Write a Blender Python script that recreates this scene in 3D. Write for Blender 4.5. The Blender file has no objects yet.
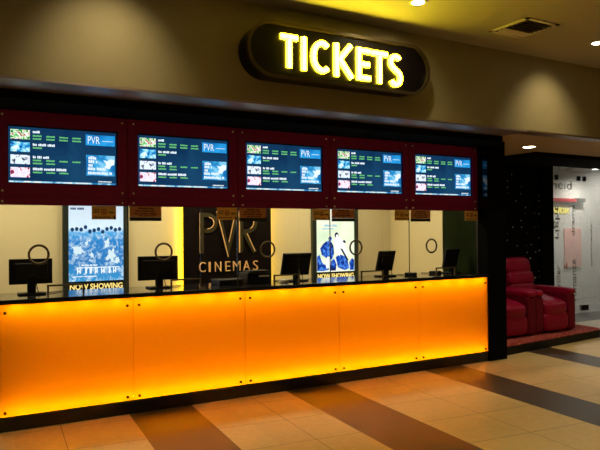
import bpy, bmesh, math, random
from mathutils import Vector, Matrix
random.seed(7)
PI = math.pi
S = bpy.context.scene
COL = S.collection

# ---------------------------------------------------------------- camera
cam_data = bpy.data.cameras.new('camera')
cam = bpy.data.objects.new('camera', cam_data)
COL.objects.link(cam)
F = Vector((0.5003652, 0.8657282, 0.0122224))
R = Vector((0.8658140, -0.5003012, -0.0080508))
U = Vector((0.0008549, -0.0146106, 0.9998929))
cam.matrix_world = Matrix(((R.x, U.x, -F.x, 0), (R.y, U.y, -F.y, -5.74776), (R.z, U.z, -F.z, 1.6), (0, 0, 0, 1)))
cam_data.sensor_width = 36
cam_data.lens = 36*644.95/600
cam_data.clip_start = .05
S.camera = cam

# ---------------------------------------------------------------- world, view
w = bpy.data.worlds.new('world'); S.world = w; w.use_nodes = True
w.node_tree.nodes['Background'].inputs[0].default_value = (.5, .42, .33, 1)
w.node_tree.nodes['Background'].inputs[1].default_value = .02
S.view_settings.view_transform = 'Standard'
S.view_settings.look = 'None'
S.view_settings.gamma = 1
S.view_settings.use_curve_mapping = False
S.view_settings.exposure = 0

# light levels
WASH_W = 44          # downlights that wash the bulkhead
LOBBY_W = 175         # downlights of the lobby ceiling
BOOTH_W = 30         # ceiling panels inside the ticket booth
SOFFIT_W = 44        # downlight over the recliners
LOUNGE_W = 170        # light in the room behind the glass front
STRIP_E = 120         # LED strips inside the counter
SIGN_E = 38           # TICKETS letters

# ---------------------------------------------------------------- materials
MATS = {}
def mat(name, col, rough=.5, metal=0, spec=.5, em=None, es=0, coat=0, noise=0, nscale=8, bump=0, bscale=60):
    if name in MATS: return MATS[name]
    m = bpy.data.materials.new(name); m.use_nodes = True
    nt = m.node_tree; b = nt.nodes['Principled BSDF']
    b.inputs['Base Color'].default_value = (*col, 1)
    b.inputs['Roughness'].default_value = rough
    b.inputs['Metallic'].default_value = metal
    b.inputs['Specular IOR Level'].default_value = spec
    b.inputs['Coat Weight'].default_value = coat
    if em: b.inputs['Emission Color'].default_value = (*em, 1); b.inputs['Emission Strength'].default_value = es
    if noise or bump:
        tc = nt.nodes.new('ShaderNodeTexCoord')
    if noise:
        n = nt.nodes.new('ShaderNodeTexNoise'); n.inputs['Scale'].default_value = nscale; n.inputs['Detail'].default_value = 4
        r = nt.nodes.new('ShaderNodeValToRGB')
        r.color_ramp.elements[0].position = .3; r.color_ramp.elements[1].position = .7
        r.color_ramp.elements[0].color = (*[c*(1-noise) for c in col], 1)
        r.color_ramp.elements[1].color = (*[min(1, c*(1+noise)) for c in col], 1)
        nt.links.new(tc.outputs['Object'], n.inputs['Vector']); nt.links.new(n.outputs['Fac'], r.inputs[0]); nt.links.new(r.outputs[0], b.inputs['Base Color'])
    if bump:
        n2 = nt.nodes.new('ShaderNodeTexNoise'); n2.inputs['Scale'].default_value = bscale; n2.inputs['Detail'].default_value = 3
        bp = nt.nodes.new('ShaderNodeBump'); bp.inputs['Strength'].default_value = bump; bp.inputs['Distance'].default_value = .01
        nt.links.new(tc.outputs['Object'], n2.inputs['Vector']); nt.links.new(n2.outputs['Fac'], bp.inputs['Height']); nt.links.new(bp.outputs[0], b.inputs['Normal'])
    MATS[name] = m
    return m
def emis(name, col, st):
    if name in MATS: return MATS[name]
    m = bpy.data.materials.new(name); m.use_nodes = True; nt = m.node_tree; nt.nodes.clear()
    e = nt.nodes.new('ShaderNodeEmission'); o = nt.nodes.new('ShaderNodeOutputMaterial')
    e.inputs[0].default_value = (*col, 1); e.inputs[1].default_value = st
    nt.links.new(e.outputs[0], o.inputs[0]); MATS[name] = m
    return m
def picture(name, stops, scale=9, st=1.0, detail=3, distort=.6, seed=0):
    """an emissive picture: noise through a colour ramp, in the display's own coordinates"""
    m = bpy.data.materials.new(name); m.use_nodes = True; nt = m.node_tree; nt.nodes.clear()
    tc = nt.nodes.new('ShaderNodeTexCoord'); mp = nt.nodes.new('ShaderNodeMapping'); mp.inputs['Location'].default_value = (seed, seed*.7, seed*1.3)
    n = nt.nodes.new('ShaderNodeTexNoise'); n.inputs['Scale'].default_value = scale; n.inputs['Detail'].default_value = detail; n.inputs['Distortion'].default_value = distort
    r = nt.nodes.new('ShaderNodeValToRGB'); cr = r.color_ramp
    cr.elements[0].position = stops[0][0]; cr.elements[0].color = (*stops[0][1], 1)
    cr.elements[1].position = stops[-1][0]; cr.elements[1].color = (*stops[-1][1], 1)
    for p, c in stops[1:-1]:
        e = cr.elements.new(p); e.color = (*c, 1)
    em = nt.nodes.new('ShaderNodeEmission'); em.inputs[1].default_value = st
    o = nt.nodes.new('ShaderNodeOutputMaterial')
    L = nt.links.new
    L(tc.outputs['Object'], mp.inputs[0]); L(mp.outputs[0], n.inputs['Vector']); L(n.outputs['Fac'], r.inputs[0]); L(r.outputs[0], em.inputs[0]); L(em.outputs[0], o.inputs[0])
    return m

M = dict(
    bulk=mat('painted bulkhead', (.30, .255, .14), .75, noise=.05, nscale=3, bump=.15, bscale=40),
    ceil=mat('painted ceiling', (.34, .31, .255), .8, bump=.05),
    soff=mat('painted soffit', (.42, .31, .17), .7),
    steel=mat('brushed steel trim', (.42, .34, .31), .42, .85),
    brown=mat('bronze trim', (.16, .10, .05), .4, .6),
    black=mat('black paint', (.006, .006, .006), .5, spec=.2),
    gloss=mat('black gloss laminate', (.004, .004, .005), .06, spec=.5),
    plinth=mat('black plinth', (.008, .006, .006), .3),
    granite=mat('black granite', (.010, .010, .011), .09, spec=.6, noise=.5, nscale=120),
    booth=mat('booth wall paint', (.62, .55, .34), .7, bump=.05),
    red=mat('maroon back painted glass', (.27, .016, .14), .15, spec=.4, coat=.2),
    stud=mat('steel stud', (.85, .80, .74), .5, .4),
    dstud=mat('dark steel stud', (.05, .03, .02), .35, 1),
    bezel=mat('black screen bezel', (.006, .006, .008), .3),
    plastic=mat('black matt plastic', (.005, .005, .006), .5, spec=.25),
    plastic2=mat('dark grey plastic', (.012, .012, .014), .4),
    ring=mat('dark bronze ring', (.11, .075, .03), .5, .3),
    doorgreen=mat('dark green door', (.008, .014, .003), .7, spec=.05, noise=.4, nscale=3),
    white=mat('white reflector', (.18, .14, .10), .8),
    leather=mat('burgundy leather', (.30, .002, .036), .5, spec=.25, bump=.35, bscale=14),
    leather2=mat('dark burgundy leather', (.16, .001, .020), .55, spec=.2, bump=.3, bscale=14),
    wood=mat('brown gold notice plate', (.95, .58, .17), .5, .05),
    ink=mat('dark red print', (.09, .008, .006), .5),
    ink_and_shadow=mat('black print and shadow', (.008, .006, .005), .5),
    panel=mat('dark brown textured panel', (.006, .0035, .003), .3, spec=.3, noise=.5, nscale=18, bump=.4, bscale=30),
    gold=mat('polished gold', (.95, .58, .24), .45, .2),
    bronze=mat('aged bronze face', (.06, .05, .018), .45, .5),
    grey=mat('light grey wall', (.62, .62, .57), .8),
    greyd=mat('mid grey ceiling', (.30, .31, .30), .8),
    redreflection=mat('red reflection', (.5, .0, .02), .4),
    pink=mat('faded pink poster', (.80, .42, .36), .6, noise=.15, nscale=3),
    glassink=mat('dark grey vinyl lettering', (.16, .14, .12), .6),
    redink=mat('red vinyl lettering', (.5, .06, .04), .6),
    ventwhite=mat('white vent metal', (.62, .58, .50), .5),
    ventdark=mat('dark vent cavity', (.03, .022, .018), .7),
    signback=mat('black sign face', (.003, .002, .003), .3, spec=.2),
    signrim=mat('dark bronze sign rim', (.10, .075, .04), .3, .8),
    paper=mat('white paper', (.8, .8, .78), .7),
    lens=emis('downlight lens', (1, .88, .6), 30),
    lenscool=emis('lounge downlight lens', (1, .97, .9), 14),
    letter=emis('lit yellow letter', (1, .74, .012), SIGN_E),
    core=emis('lit letter tube', (1, .90, .06), SIGN_E*1.2),
    strip=emis('warm LED strip', (1, .47, .0), STRIP_E),
    halo=emis('yellow LED tape', (1, .60, .0), 16),
    boothlight=emis('booth light panel', (1, .86, .55), 3),
)

def carpet_mat():
    m = mat('red speckled carpet', (.2, .01, .015), .95)
    nt = m.node_tree; b = nt.nodes['Principled BSDF']; L = nt.links.new
    tc = nt.nodes.new('ShaderNodeTexCoord'); n = nt.nodes.new('ShaderNodeTexNoise'); n.inputs['Scale'].default_value = 55; n.inputs['Detail'].default_value = 2
    r = nt.nodes.new('ShaderNodeValToRGB'); cr = r.color_ramp
    cr.elements[0].position = .38; cr.elements[0].color = (.16, .006, .010, 1)
    cr.elements[1].position = .68; cr.elements[1].color = (.85, .28, .18, 1)
    e = cr.elements.new(.53); e.color = (.38, .03, .03, 1)
    L(tc.outputs['Object'], n.inputs['Vector']); L(n.outputs['Fac'], r.inputs[0]); L(r.outputs[0], b.inputs['Base Color'])
    return m
M['carpet'] = carpet_mat()

def dotted_mat():
    """black wall covering with small silvery studs in a regular grid"""
    m = mat('black studded wall covering', (.003, .003, .003), .6, spec=.05)
    nt = m.node_tree; b = nt.nodes['Principled BSDF']; L = nt.links.new
    tc = nt.nodes.new('ShaderNodeTexCoord'); mp = nt.nodes.new('ShaderNodeMapping'); mp.inputs['Scale'].default_value = (9, 0, 9)
    v = nt.nodes.new('ShaderNodeTexVoronoi'); v.inputs['Scale'].default_value = 1; v.inputs['Randomness'].default_value = .35
    lt = nt.nodes.new('ShaderNodeMath'); lt.operation = 'LESS_THAN'; lt.inputs[1].default_value = .12
    n = nt.nodes.new('ShaderNodeTexNoise'); n.inputs['Scale'].default_value = 3
    r = nt.nodes.new('ShaderNodeValToRGB'); r.color_ramp.elements[0].position = .36; r.color_ramp.elements[1].position = .56
    r.color_ramp.elements[0].color = (.01, .01, .01, 1); r.color_ramp.elements[1].color = (.9, .9, .88, 1)
    mx = nt.nodes.new('ShaderNodeMix'); mx.data_type = 'RGBA'; mx.inputs[6].default_value = (.0025, .0022, .0022, 1)
    L(tc.outputs['Object'], mp.inputs[0]); L(mp.outputs[0], v.inputs['Vector']); L(v.outputs['Distance'], lt.inputs[0])
    L(tc.outputs['Object'], n.inputs['Vector']); L(n.outputs['Fac'], r.inputs[0]); L(lt.outputs[0], mx.inputs[0]); L(r.outputs[0], mx.inputs[7])
    L(mx.outputs[2], b.inputs['Base Color'])
    return m
M['dots'] = dotted_mat()

def floor_mat():
    m = mat('striped granite tiles', (.4, .3, .18), .3)
    nt = m.node_tree; b = nt.nodes['Principled BSDF']; L = nt.links.new; N = nt.nodes.new
    def math_(op, a, c=None):
        n = N('ShaderNodeMath'); n.operation = op
        for i, v in enumerate((a, c)):
            if v is None: continue
            if isinstance(v, (int, float)): n.inputs[i].default_value = v
            else: L(v, n.inputs[i])
        return n.outputs[0]
    tc = N('ShaderNodeTexCoord'); sp = N('ShaderNodeSeparateXYZ'); L(tc.outputs['Object'], sp.inputs[0])
    x, y = sp.outputs[0], sp.outputs[1]
    xs = math_('SUBTRACT', x, math_('MULTIPLY', y, .09))     # stripes run 5 degrees off the counter's normal
    ys = math_('ADD', y, math_('MULTIPLY', x, .09))
    dark = None
    for a, c in ((-6, -5.4), (-4.1, -3.5), (-2.2, -1.6), (-.5, .1), (1.556, 2.134), (3.145, 3.738), (4.968, 5.528), (6.877, 7.39), (8.9, 9.45), (10.8, 11.4), (12.7, 13.3)):
        q = math_('MULTIPLY', math_('GREATER_THAN', xs, a), math_('LESS_THAN', xs, c))
        dark = q if dark is None else math_('ADD', dark, q)
    # joints: rows every 0.6 m, columns every 0.6 m
    def joint(v, off, per, wd):
        fr = math_('FRACT', math_('DIVIDE', math_('SUBTRACT', v, off), per))
        return math_('LESS_THAN', fr, wd/per)
    jr = joint(ys, -.63, .6, .006)
    jc = None
    for a in (-1.1, -.5, .1, .97, 1.556, 2.134, 2.74, 3.145, 3.738, 4.35, 4.968, 5.528, 6.2, 6.877, 7.39, 8.1, 8.9, 9.45, 10.1):
        q = math_('COMPARE', xs, a); 
        q.node.inputs[2].default_value = .003
        jc = q if jc is None else math_('MAXIMUM', jc, q)
    jt = math_('MAXIMUM', jr, jc)
    # per-tile tone
    cx = math_('FLOOR', math_('DIVIDE', math_('SUBTRACT', ys, -.63), .6)); cy = math_('FLOOR', math_('DIVIDE', xs, .61))
    cb = N('ShaderNodeCombineXYZ'); L(cx, cb.inputs[0]); L(cy, cb.inputs[1])
    wn = N('ShaderNodeTexWhiteNoise'); wn.noise_dimensions = '2D'; L(cb.outputs[0], wn.inputs['Vector'])
    ns = N('ShaderNodeTexNoise'); ns.inputs['Scale'].default_value = 14; ns.inputs['Detail'].default_value = 8; ns.inputs['Roughness'].default_value = .7; L(tc.outputs['Object'], ns.inputs['Vector'])
    val = math_('ADD', math_('MULTIPLY', wn.outputs['Value'], .12), math_('ADD', math_('MULTIPLY', ns.outputs['Fac'], .5), .68))
    def mix(f, a, c):
        n = N('ShaderNodeMix'); n.data_type = 'RGBA'; L(f, n.inputs[0])
        for i, v in ((6, a), (7, c)):
            if isinstance(v, tuple): n.inputs[i].default_value = (*v, 1)
            else: L(v, n.inputs[i])
        return n.outputs[2]
    c1 = mix(dark, (.58, .43, .19), (.055, .036, .020))
    grey = math_('MULTIPLY', math_('GREATER_THAN', y, 1.62), math_('GREATER_THAN', x, 8.8))
    cream = math_('MULTIPLY', math_('GREATER_THAN', y, .30), math_('GREATER_THAN', x, 8.6))
    c1 = mix(cream, c1, (.62, .55, .42))
    c1 = mix(grey, c1, (.10, .10, .09))
    c2 = mix(jt, c1, (.10, .07, .04))
    vm = N('ShaderNodeVectorMath'); vm.operation = 'SCALE'; L(c2, vm.inputs[0]); L(val, vm.inputs[3])
    L(vm.outputs[0], b.inputs['Base Color'])
    b.inputs['Roughness'].default_value = .38; b.inputs['Specular IOR Level'].default_value = .45
    return m
M['floor'] = floor_mat()

def orange_mat():
    m = bpy.data.materials.new('frosted orange glass'); m.use_nodes = True; nt = m.node_tree; nt.nodes.clear(); L = nt.links.new
    t = nt.nodes.new('ShaderNodeBsdfTranslucent'); t.inputs[0].default_value = (1, .72, .25, 1)
    d = nt.nodes.new('ShaderNodeBsdfPrincipled'); d.inputs['Base Color'].default_value = (.75, .22, .02, 1); d.inputs['Roughness'].default_value = .3
    mx = nt.nodes.new('ShaderNodeMixShader'); mx.inputs[0].default_value = .25
    o = nt.nodes.new('ShaderNodeOutputMaterial')
    L(t.outputs[0], mx.inputs[1]); L(d.outputs[0], mx.inputs[2]); L(mx.outputs[0], o.inputs[0])
    return m
M['orange'] = orange_mat()

def clear_glass(name, refl=.5, tint=(1, 1, 1), frost=0, fcol=(.75, .75, .72)):
    """window glass: transparent with fresnel reflection, optionally part frosted"""
    m = bpy.data.materials.new(name); m.use_nodes = True; nt = m.node_tree; nt.nodes.clear(); L = nt.links.new
    t = nt.nodes.new('ShaderNodeBsdfTransparent'); t.inputs[0].default_value = (*tint, 1)
    g = nt.nodes.new('ShaderNodeBsdfGlossy'); g.inputs[1].default_value = .02
    fr = nt.nodes.new('ShaderNodeFresnel'); fr.inputs[0].default_value = 1.3
    ml = nt.nodes.new('ShaderNodeMath'); ml.operation = 'MULTIPLY'; ml.inputs[1].default_value = refl
    mx = nt.nodes.new('ShaderNodeMixShader'); o = nt.nodes.new('ShaderNodeOutputMaterial')
    L(fr.outputs[0], ml.inputs[0]); L(ml.outputs[0], mx.inputs[0])
    if frost:
        d = nt.nodes.new('ShaderNodeBsdfTranslucent'); d.inputs[0].default_value = (*fcol, 1)
        m2 = nt.nodes.new('ShaderNodeMixShader'); m2.inputs[0].default_value = frost
        L(t.outputs[0], m2.inputs[1]); L(d.outputs[0], m2.inputs[2]); L(m2.outputs[0], mx.inputs[1])
    else: L(t.outputs[0], mx.inputs[1])
    L(g.outputs[0], mx.inputs[2]); L(mx.outputs[0], o.inputs[0])
    return m
M['glass'] = clear_glass('clear window glass', .2)
M['frost'] = clear_glass('frosted shop glass', .3, frost=.2)

# ---------------------------------------------------------------- mesh helpers
def origin(o):
    v = Vector((0, 0, 0))
    while o: v += o.location; o = o.parent
    return v
def obj(name, bm, m, parent=None, world=True, smooth=False):
    """link a bmesh as one mesh object; coordinates given in world space unless world=False"""
    if parent is not None and world: bmesh.ops.translate(bm, verts=bm.verts, vec=-origin(parent))
    bmesh.ops.recalc_face_normals(bm, faces=bm.faces)
    me = bpy.data.meshes.new(name); bm.to_mesh(me); bm.free()
    if smooth: me.polygons.foreach_set('use_smooth', [True]*len(me.polygons))
    o = bpy.data.objects.new(name, me); COL.objects.link(o); me.materials.append(m if not isinstance(m, str) else M[m])
    if parent is not None: o.parent = parent
    return o
def tag(o, label, cat, group=None):
    o['label'] = label; o['category'] = cat
    if group: o['group'] = group
    return o
def thing(name, label, cat, loc=(0, 0, 0), rotz=0, group=None):
    o = bpy.data.objects.new(name, None); COL.objects.link(o); o.empty_display_size = .1
    o.location = loc; o.rotation_euler = (0, 0, rotz)
    return tag(o, label, cat, group)
def struct(name, bm, m, smooth=False):
    o = obj(name, bm, m, smooth=smooth); o['kind'] = 'structure'; return o
CHILD = {}
def dup(root, loc, rotz=None, label=None):
    def cp(o, par):
        c = o.copy(); COL.objects.link(c); c.parent = par
        for ch in list(o.children): cp(ch, c)
        return c
    r = cp(root, None); r.location = loc
    if rotz is not None: r.rotation_euler = (0, 0, rotz)
    if label: r['label'] = label
    return r
def box(bm, x0, x1, y0, y1, z0, z1, bev=0, seg=2):
    b2 = bmesh.new()
    bmesh.ops.create_cube(b2, size=1)
    for v in b2.verts: v.co = Vector(((x0+x1)/2+v.co.x*(x1-x0), (y0+y1)/2+v.co.y*(y1-y0), (z0+z1)/2+v.co.z*(z1-z0)))
    if bev: bmesh.ops.bevel(b2, geom=list(b2.edges), offset=bev, segments=seg, affect='EDGES', profile=.5)
    merge(bm, b2); return bm
def merge(bm, b2, mtx=None):
    vs = [bm.verts.new(mtx @ v.co if mtx else v.co) for v in b2.verts]
    for i, v in enumerate(b2.verts): v.index = i
    for f in b2.faces:
        try: bm.faces.new([vs[v.index] for v in f.verts])
        except ValueError: pass
    b2.free()
def B(*a, **k): return box(bmesh.new(), *a, **k)
def prism(pts, z0, z1, bm=None):
    """polygon in x,y extruded in z"""
    bm = bm or bmesh.new()
    a = [bm.verts.new((x, y, z0)) for x, y in pts]; b = [bm.verts.new((x, y, z1)) for x, y in pts]
    n = len(pts); bm.faces.new(a[::-1]); bm.faces.new(b)
    for i in range(n): bm.faces.new((a[i], a[(i+1) % n], b[(i+1) % n], b[i]))
    return bm
def plate(pts, y0, y1, bm=None):
    """polygon in x,z extruded in y"""
    bm = bm or bmesh.new()
    a = [bm.verts.new((x, y0, z)) for x, z in pts]; b = [bm.verts.new((x, y1, z)) for x, z in pts]
    n = len(pts); bm.faces.new(a); bm.faces.new(b[::-1])
    for i in range(n): bm.faces.new((a[i], b[i], b[(i+1) % n], a[(i+1) % n]))
    return bm
def cyl(bm, c, r, h, axis='z', n=20, r2=None):
    b2 = bmesh.new(); bmesh.ops.create_cone(b2, cap_ends=True, segments=n, radius1=r, radius2=r if r2 is None else r2, depth=h)
    mt = Matrix.Translation(c) @ {'z': Matrix(), 'y': Matrix.Rotation(PI/2, 4, 'X'), 'x': Matrix.Rotation(PI/2, 4, 'Y')}[axis]
    merge(bm, b2, mt); return bm
def tube(bm, pts, r, n=8, closed=False):
    pts = [Vector(p) for p in pts]; rings = []; N = len(pts)
    for i, p in enumerate(pts):
        if closed: d = pts[(i+1) % N]-pts[i-1]
        else: d = pts[min(i+1, N-1)]-pts[max(i-1, 0)]
        d.normalize(); up = Vector((0, 0, 1)) if abs(d.z) < .9 else Vector((0, 1, 0))
        a = d.cross(up).normalized(); b = d.cross(a)
        rings.append([bm.verts.new(p+a*r*math.cos(2*PI*k/n)+b*r*math.sin(2*PI*k/n)) for k in range(n)])
    for i in range(N if closed else N-1):
        r1, r2 = rings[i], rings[(i+1) % N]
        for k in range(n): bm.faces.new((r1[k], r1[(k+1) % n], r2[(k+1) % n], r2[k]))
    if not closed: bm.faces.new(rings[0][::-1]); bm.faces.new(rings[-1])
    return bm
def puff(bm, c, h, e=.45, rx=0, nu=36, nv=20):
    """pillow-like superellipsoid"""
    def sg(v, p): return math.copysign(abs(v)**p, v)
    mt = Matrix.Translation(c) @ Matrix.Rotation(rx, 4, 'X')
    top = bm.verts.new(mt @ Vector((0, 0, h[2]))); bot = bm.verts.new(mt @ Vector((0, 0, -h[2]))); rows = []
    for j in range(1, nv):
        t = -PI/2+PI*j/nv; row = []
        for i in range(nu):
            a = 2*PI*i/nu
            row.append(bm.verts.new(mt @ Vector((h[0]*sg(math.cos(t), e)*sg(math.cos(a), e), h[1]*sg(math.cos(t), e)*sg(math.sin(a), e), h[2]*sg(math.sin(t), e)))))
        rows.append(row)
    for j in range(len(rows)-1):
        for i in range(nu): bm.faces.new((rows[j][i], rows[j][(i+1) % nu], rows[j+1][(i+1) % nu], rows[j+1][i]))
    for i in range(nu):
        bm.faces.new((bot, rows[0][(i+1) % nu], rows[0][i])); bm.faces.new((top, rows[-1][i], rows[-1][(i+1) % nu]))
    return bm
def disc(bm, x, z, r, y0, y1, n=20, rz=None):
    plate([(x+r*math.cos(2*PI*k/n), z+(rz or r)*math.sin(2*PI*k/n)) for k in range(n)], y0, y1, bm); return bm
def text_bm(s, x0, x1, z0, z1, y, depth=.004, weight=0, spacing=1, mirror=False, rot=0, shear=0):
    """writing facing -y, fitted exactly to the box x0..x1, z0..z1; rot=1 runs upwards"""
    cu = bpy.data.curves.new('writing', 'FONT'); cu.body = s; cu.size = 1; cu.extrude = .5; cu.offset = weight; cu.space_character = spacing; cu.shear = shear
    cu.resolution_u = 4
    o = bpy.data.objects.new('writing', cu); me = o.to_mesh(); bm = bmesh.new(); bm.from_mesh(me); o.to_mesh_clear()
    bpy.data.objects.remove(o); bpy.data.curves.remove(cu)
    if rot:
        for v in bm.verts: v.co = Vector((-v.co.y, v.co.x, v.co.z))
    xs = [v.co.x for v in bm.verts]; ys = [v.co.y for v in bm.verts]
    ax, bx_, ay, by = min(xs), max(xs), min(ys), max(ys)
    for v in bm.verts:
        fx = (v.co.x-ax)/(bx_-ax); fz = (v.co.y-ay)/(by-ay)
        if mirror: fx = 1-fx
        v.co = Vector((x0+(x1-x0)*fx, y+depth*(.5-v.co.z), z0+(z1-z0)*fz))
    return bm
def lamp(name, kind, loc, energy, color, parent=None, size=.1, spot=None, blend=.5, target=None, sizey=None):
    ld = bpy.data.lights.new(name, kind); ld.energy = energy; ld.color = color
    if kind == 'SPOT': ld.spot_size = math.radians(spot); ld.spot_blend = blend; ld.shadow_soft_size = size
    elif kind == 'AREA':
        ld.size = size
        if sizey: ld.shape = 'RECTANGLE'; ld.size_y = sizey
    else: ld.shadow_soft_size = size
    o = bpy.data.objects.new(name, ld); COL.objects.link(o)
    if parent is not None: o.parent = parent; o.location = Vector(loc)-origin(parent)
    else: o.location = loc
    if target: o.rotation_euler = (Vector(target)-Vector(loc)).to_track_quat('-Z', 'Y').to_euler()
    return o

# ================================================================ SETTING
struct('floor', B(-4, 16, -10, 7, -.1, 0), 'floor')
struct('ceiling', B(-4, 16, -10, -.72, 3.6, 3.7), 'ceil')
struct('wall_bulkhead', B(-4, 16, -.72, -.60, 2.745, 3.7), 'bulk')
struct('wall_left', B(-4.1, -4, -10, 7, 0, 3.7), 'bulk')
struct('wall_right', B(16, 16.1, -10, 7, 0, 3.7), 'bulk')
struct('wall_rear', B(-4.1, 16.1, -10.1, -10, 0, 3.7), 'bulk')
# trim along the lower edge of the bulkhead
struct('trim_1', B(-4, 5.89, -.722, -.36, 2.725, 2.745), 'steel')
struct('trim_2', B(5.89, 16, -.722, -.56, 2.725, 2.745), 'brown')
# black header above the menu screens, its right end cut at an angle
struct('trim_3', prism([(-4, -.36), (5.89, -.36), (6.27, 0), (6.27, .15), (6.05, .22), (-4, .22)], 2.656, 2.745), mat('matt black board', (.004, .004, .004), .95, spec=.03))
struct('ceiling_soffit', prism([(5.89, -.56), (16, -.56), (16, .5), (7.5, .5), (7.5, 2.0), (6.27, 2.0), (6.27, 0), (5.89, -.36)], 2.728, 2.76), 'soff')
struct('trim_4', B(7.5, 16, .5, 1.40, 2.672, 2.76), mat('matt black board', (.004, .004, .004), .95, spec=.03))
# booth
struct('wall_booth_back', B(-4, 6.15, 2.0, 2.1, 0, 2.7), 'booth')
struct('ceiling_booth', B(-4, 6.15, .24, 2.1, 2.66, 2.72), 'booth')
struct('wall_booth_side', B(6.05, 6.15, .86, 2.0, 0, 2.66), 'booth')
d = struct('door_1', B(6.06, 6.12, .24, .855, 0, 2.1), 'doorgreen')
h = obj('door_frame', box(B(6.04, 6.13, .17, .24, 0, 2.16), 6.04, 6.13, .24, .855, 2.1, 2.16), 'black', d)
obj('door_handle', tube(bmesh.new(), [(6.06, .32, 1.0), (6.01, .32, 1.0), (6.01, .45, 1.0)], .009), 'stud', d)
struct('wall_booth_lintel', B(6.05, 6.15, .22, .86, 2.16, 2.66), 'black')
struct('wall_pillar', B(6.0, 6.30, -.02, .165, 0, 2.728, bev=.003, seg=1), mat('matt black board', (.004, .004, .004), .95, spec=.03))
struct('trim_7', B(5.992, 5.9995, -.01, .151, 1.87, 2.65), 'gloss')
struct('trim_6', B(5.992, 5.9995, -.01, .151, 1.08, 1.86), mat('matt black board', (.004, .004, .004), .95, spec=.03))  # matt sheet added to keep the booth's reflection off the pillar
struct('wall_alcove_left', B(6.15, 6.30, .166, 2.0, 0, 2.728), 'black')
# alcove and lounge
struct('wall_alcove', B(6.15, 9.37, 2.0, 2.1, 0, 3.05), 'dots')
struct('wall_post', B(9.37, 9.67, 1.94, 2.5, 0, 3.05, bev=.004, seg=1), mat('matt black board', (.004, .004, .004), .95, spec=.03))
struct('ceiling_alcove', B(7.5, 16, 1.4, 2.36, 3.0, 3.06), 'greyd')
struct('wall_lounge', B(9.72, 16, 4.2, 4.3, 0, 3.05), 'grey')
struct('ceiling_lounge', B(9.72, 16, 2.44, 4.2, 3.0, 3.06), 'greyd')
struct('wall_lounge_left', B(9.57, 9.67, 2.5, 4.3, 0, 3.05), 'grey')
# frosted glass front with vinyl writing
w1 = struct('window_1', B(9.675, 11.05, 2.394, 2.406, .02, 2.98), 'frost')
w2 = struct('window_2', B(11.06, 12.6, 2.394, 2.406, .02, 2.98), 'frost')
for ww, xs in ((w1, (10.33, 10.98)), (w2, (11.15, 12.4))):
    for x in xs: obj('clamp', B(x-.03, x+.03, 2.375, 2.425, 2.57, 2.66), 'black', ww)
obj('patch_fitting', B(11.0, 11.05, 2.37, 2.43, .05, .15), 'dstud', w1)
obj('patch_fitting', B(11.06, 11.2, 2.37, 2.43, .05, .15), 'dstud', w2)
YG = 2.385
obj('vinyl_word', text_bm('neid', 10.19, 10.76, 2.39, 2.56, YG, mirror=False), 'glassink', w1)
obj('vinyl_word', text_bm('D S . 25', 10.17, 10.78, 2.76, 2.86, YG), 'glassink', w1)
obj('vinyl_word', text_bm('thriller', 10.28, 10.40, .35, .95, YG, rot=1), 'glassink', w1)
obj('vinyl_word', text_bm('right', 10.22, 10.40, 1.45, 2.08, YG, rot=1, mirror=True), 'glassink', w1)
obj('vinyl_word', text_bm('romance', 10.76, 10.86, .25, 1.05, YG, rot=1), 'glassink', w1)
obj('vinyl_word', text_bm('drama', 10.74, 10.83, 1.50, 2.10, YG, rot=1), 'glassink', w1)
o = obj('vinyl_word', text_bm('d', 10.50, 10.60, .88, .99, YG), 'redink', w1); o['label'] = 'red letter'
obj('vinyl_word', text_bm('comedy', 11.30, 11.37, .9, 1.75, YG, rot=1), 'glassink', w2)

# ================================================================ LAMPS
def downlight(name, x, y, z, label, group, watt, col, spot=118, blend=1, lens='lens', r=.055, cat='ceiling light', aim=None):
    t = thing(name, label, cat, (x, y, z), 0, group)
    bm = bmesh.new(); n = 28
    for a0, a1, z0, z1 in ((r, r+.022, -.006, -.006),):
        vi = [bm.verts.new((r*math.cos(2*PI*k/n), r*math.sin(2*PI*k/n), -.004)) for k in range(n)]
        vo = [bm.verts.new(((r+.02)*math.cos(2*PI*k/n), (r+.02)*math.sin(2*PI*k/n), -.007)) for k in range(n)]
        ve = [bm.verts.new(((r+.024)*math.cos(2*PI*k/n), (r+.024)*math.sin(2*PI*k/n), 0)) for k in range(n)]
        for k in range(n):
            q = (k+1) % n
            bm.faces.new((vi[k], vi[q], vo[q], vo[k])); bm.faces.new((vo[k], vo[q], ve[q], ve[k]))
    obj('trim_ring', bm, 'ventwhite', t, world=False)
    obj('lens', cyl(bmesh.new(), (0, 0, -.003), r, .005, n=28), lens, t, world=False)
    lamp('lamp', 'SPOT', (x, y, z-.02), watt, col, t, size=.04, spot=spot, blend=blend, target=aim)
    return t
WARM = (1, .80, .45)
downlight('downlight', 1.2, -1.42, 3.6, 'downlight washing the bulkhead left of the lit sign, out of view above', 'ceiling downlights', WASH_W, WARM, spot=84, aim=(1.2, -.72, 2.85))
downlight('downlight', 3.70, -1.43, 3.6, 'bright round downlight in the yellow-lit ceiling above the lit sign', 'ceiling downlights', WASH_W*.9, WARM, spot=100, aim=(3.9, -.72, 2.75))
downlight('downlight', 6.19, -1.41, 3.6, 'round downlight at the right edge of the ceiling, beyond the air vent', 'ceiling downlights', WASH_W, WARM, spot=84, aim=(6.19, -.72, 2.75))
for x, y in ((.5, -4.6), (3.6, -4.3), (6.9, -4.0), (9.6, -3.2), (9.4, -1.0), (-1.5, -3)):
    downlight('downlight', x, y, 3.6, 'lobby ceiling downlight outside the frame, over the tiled floor', 'lobby downlights out of view', LOBBY_W, (1, .79, .44), spot=130)
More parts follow.
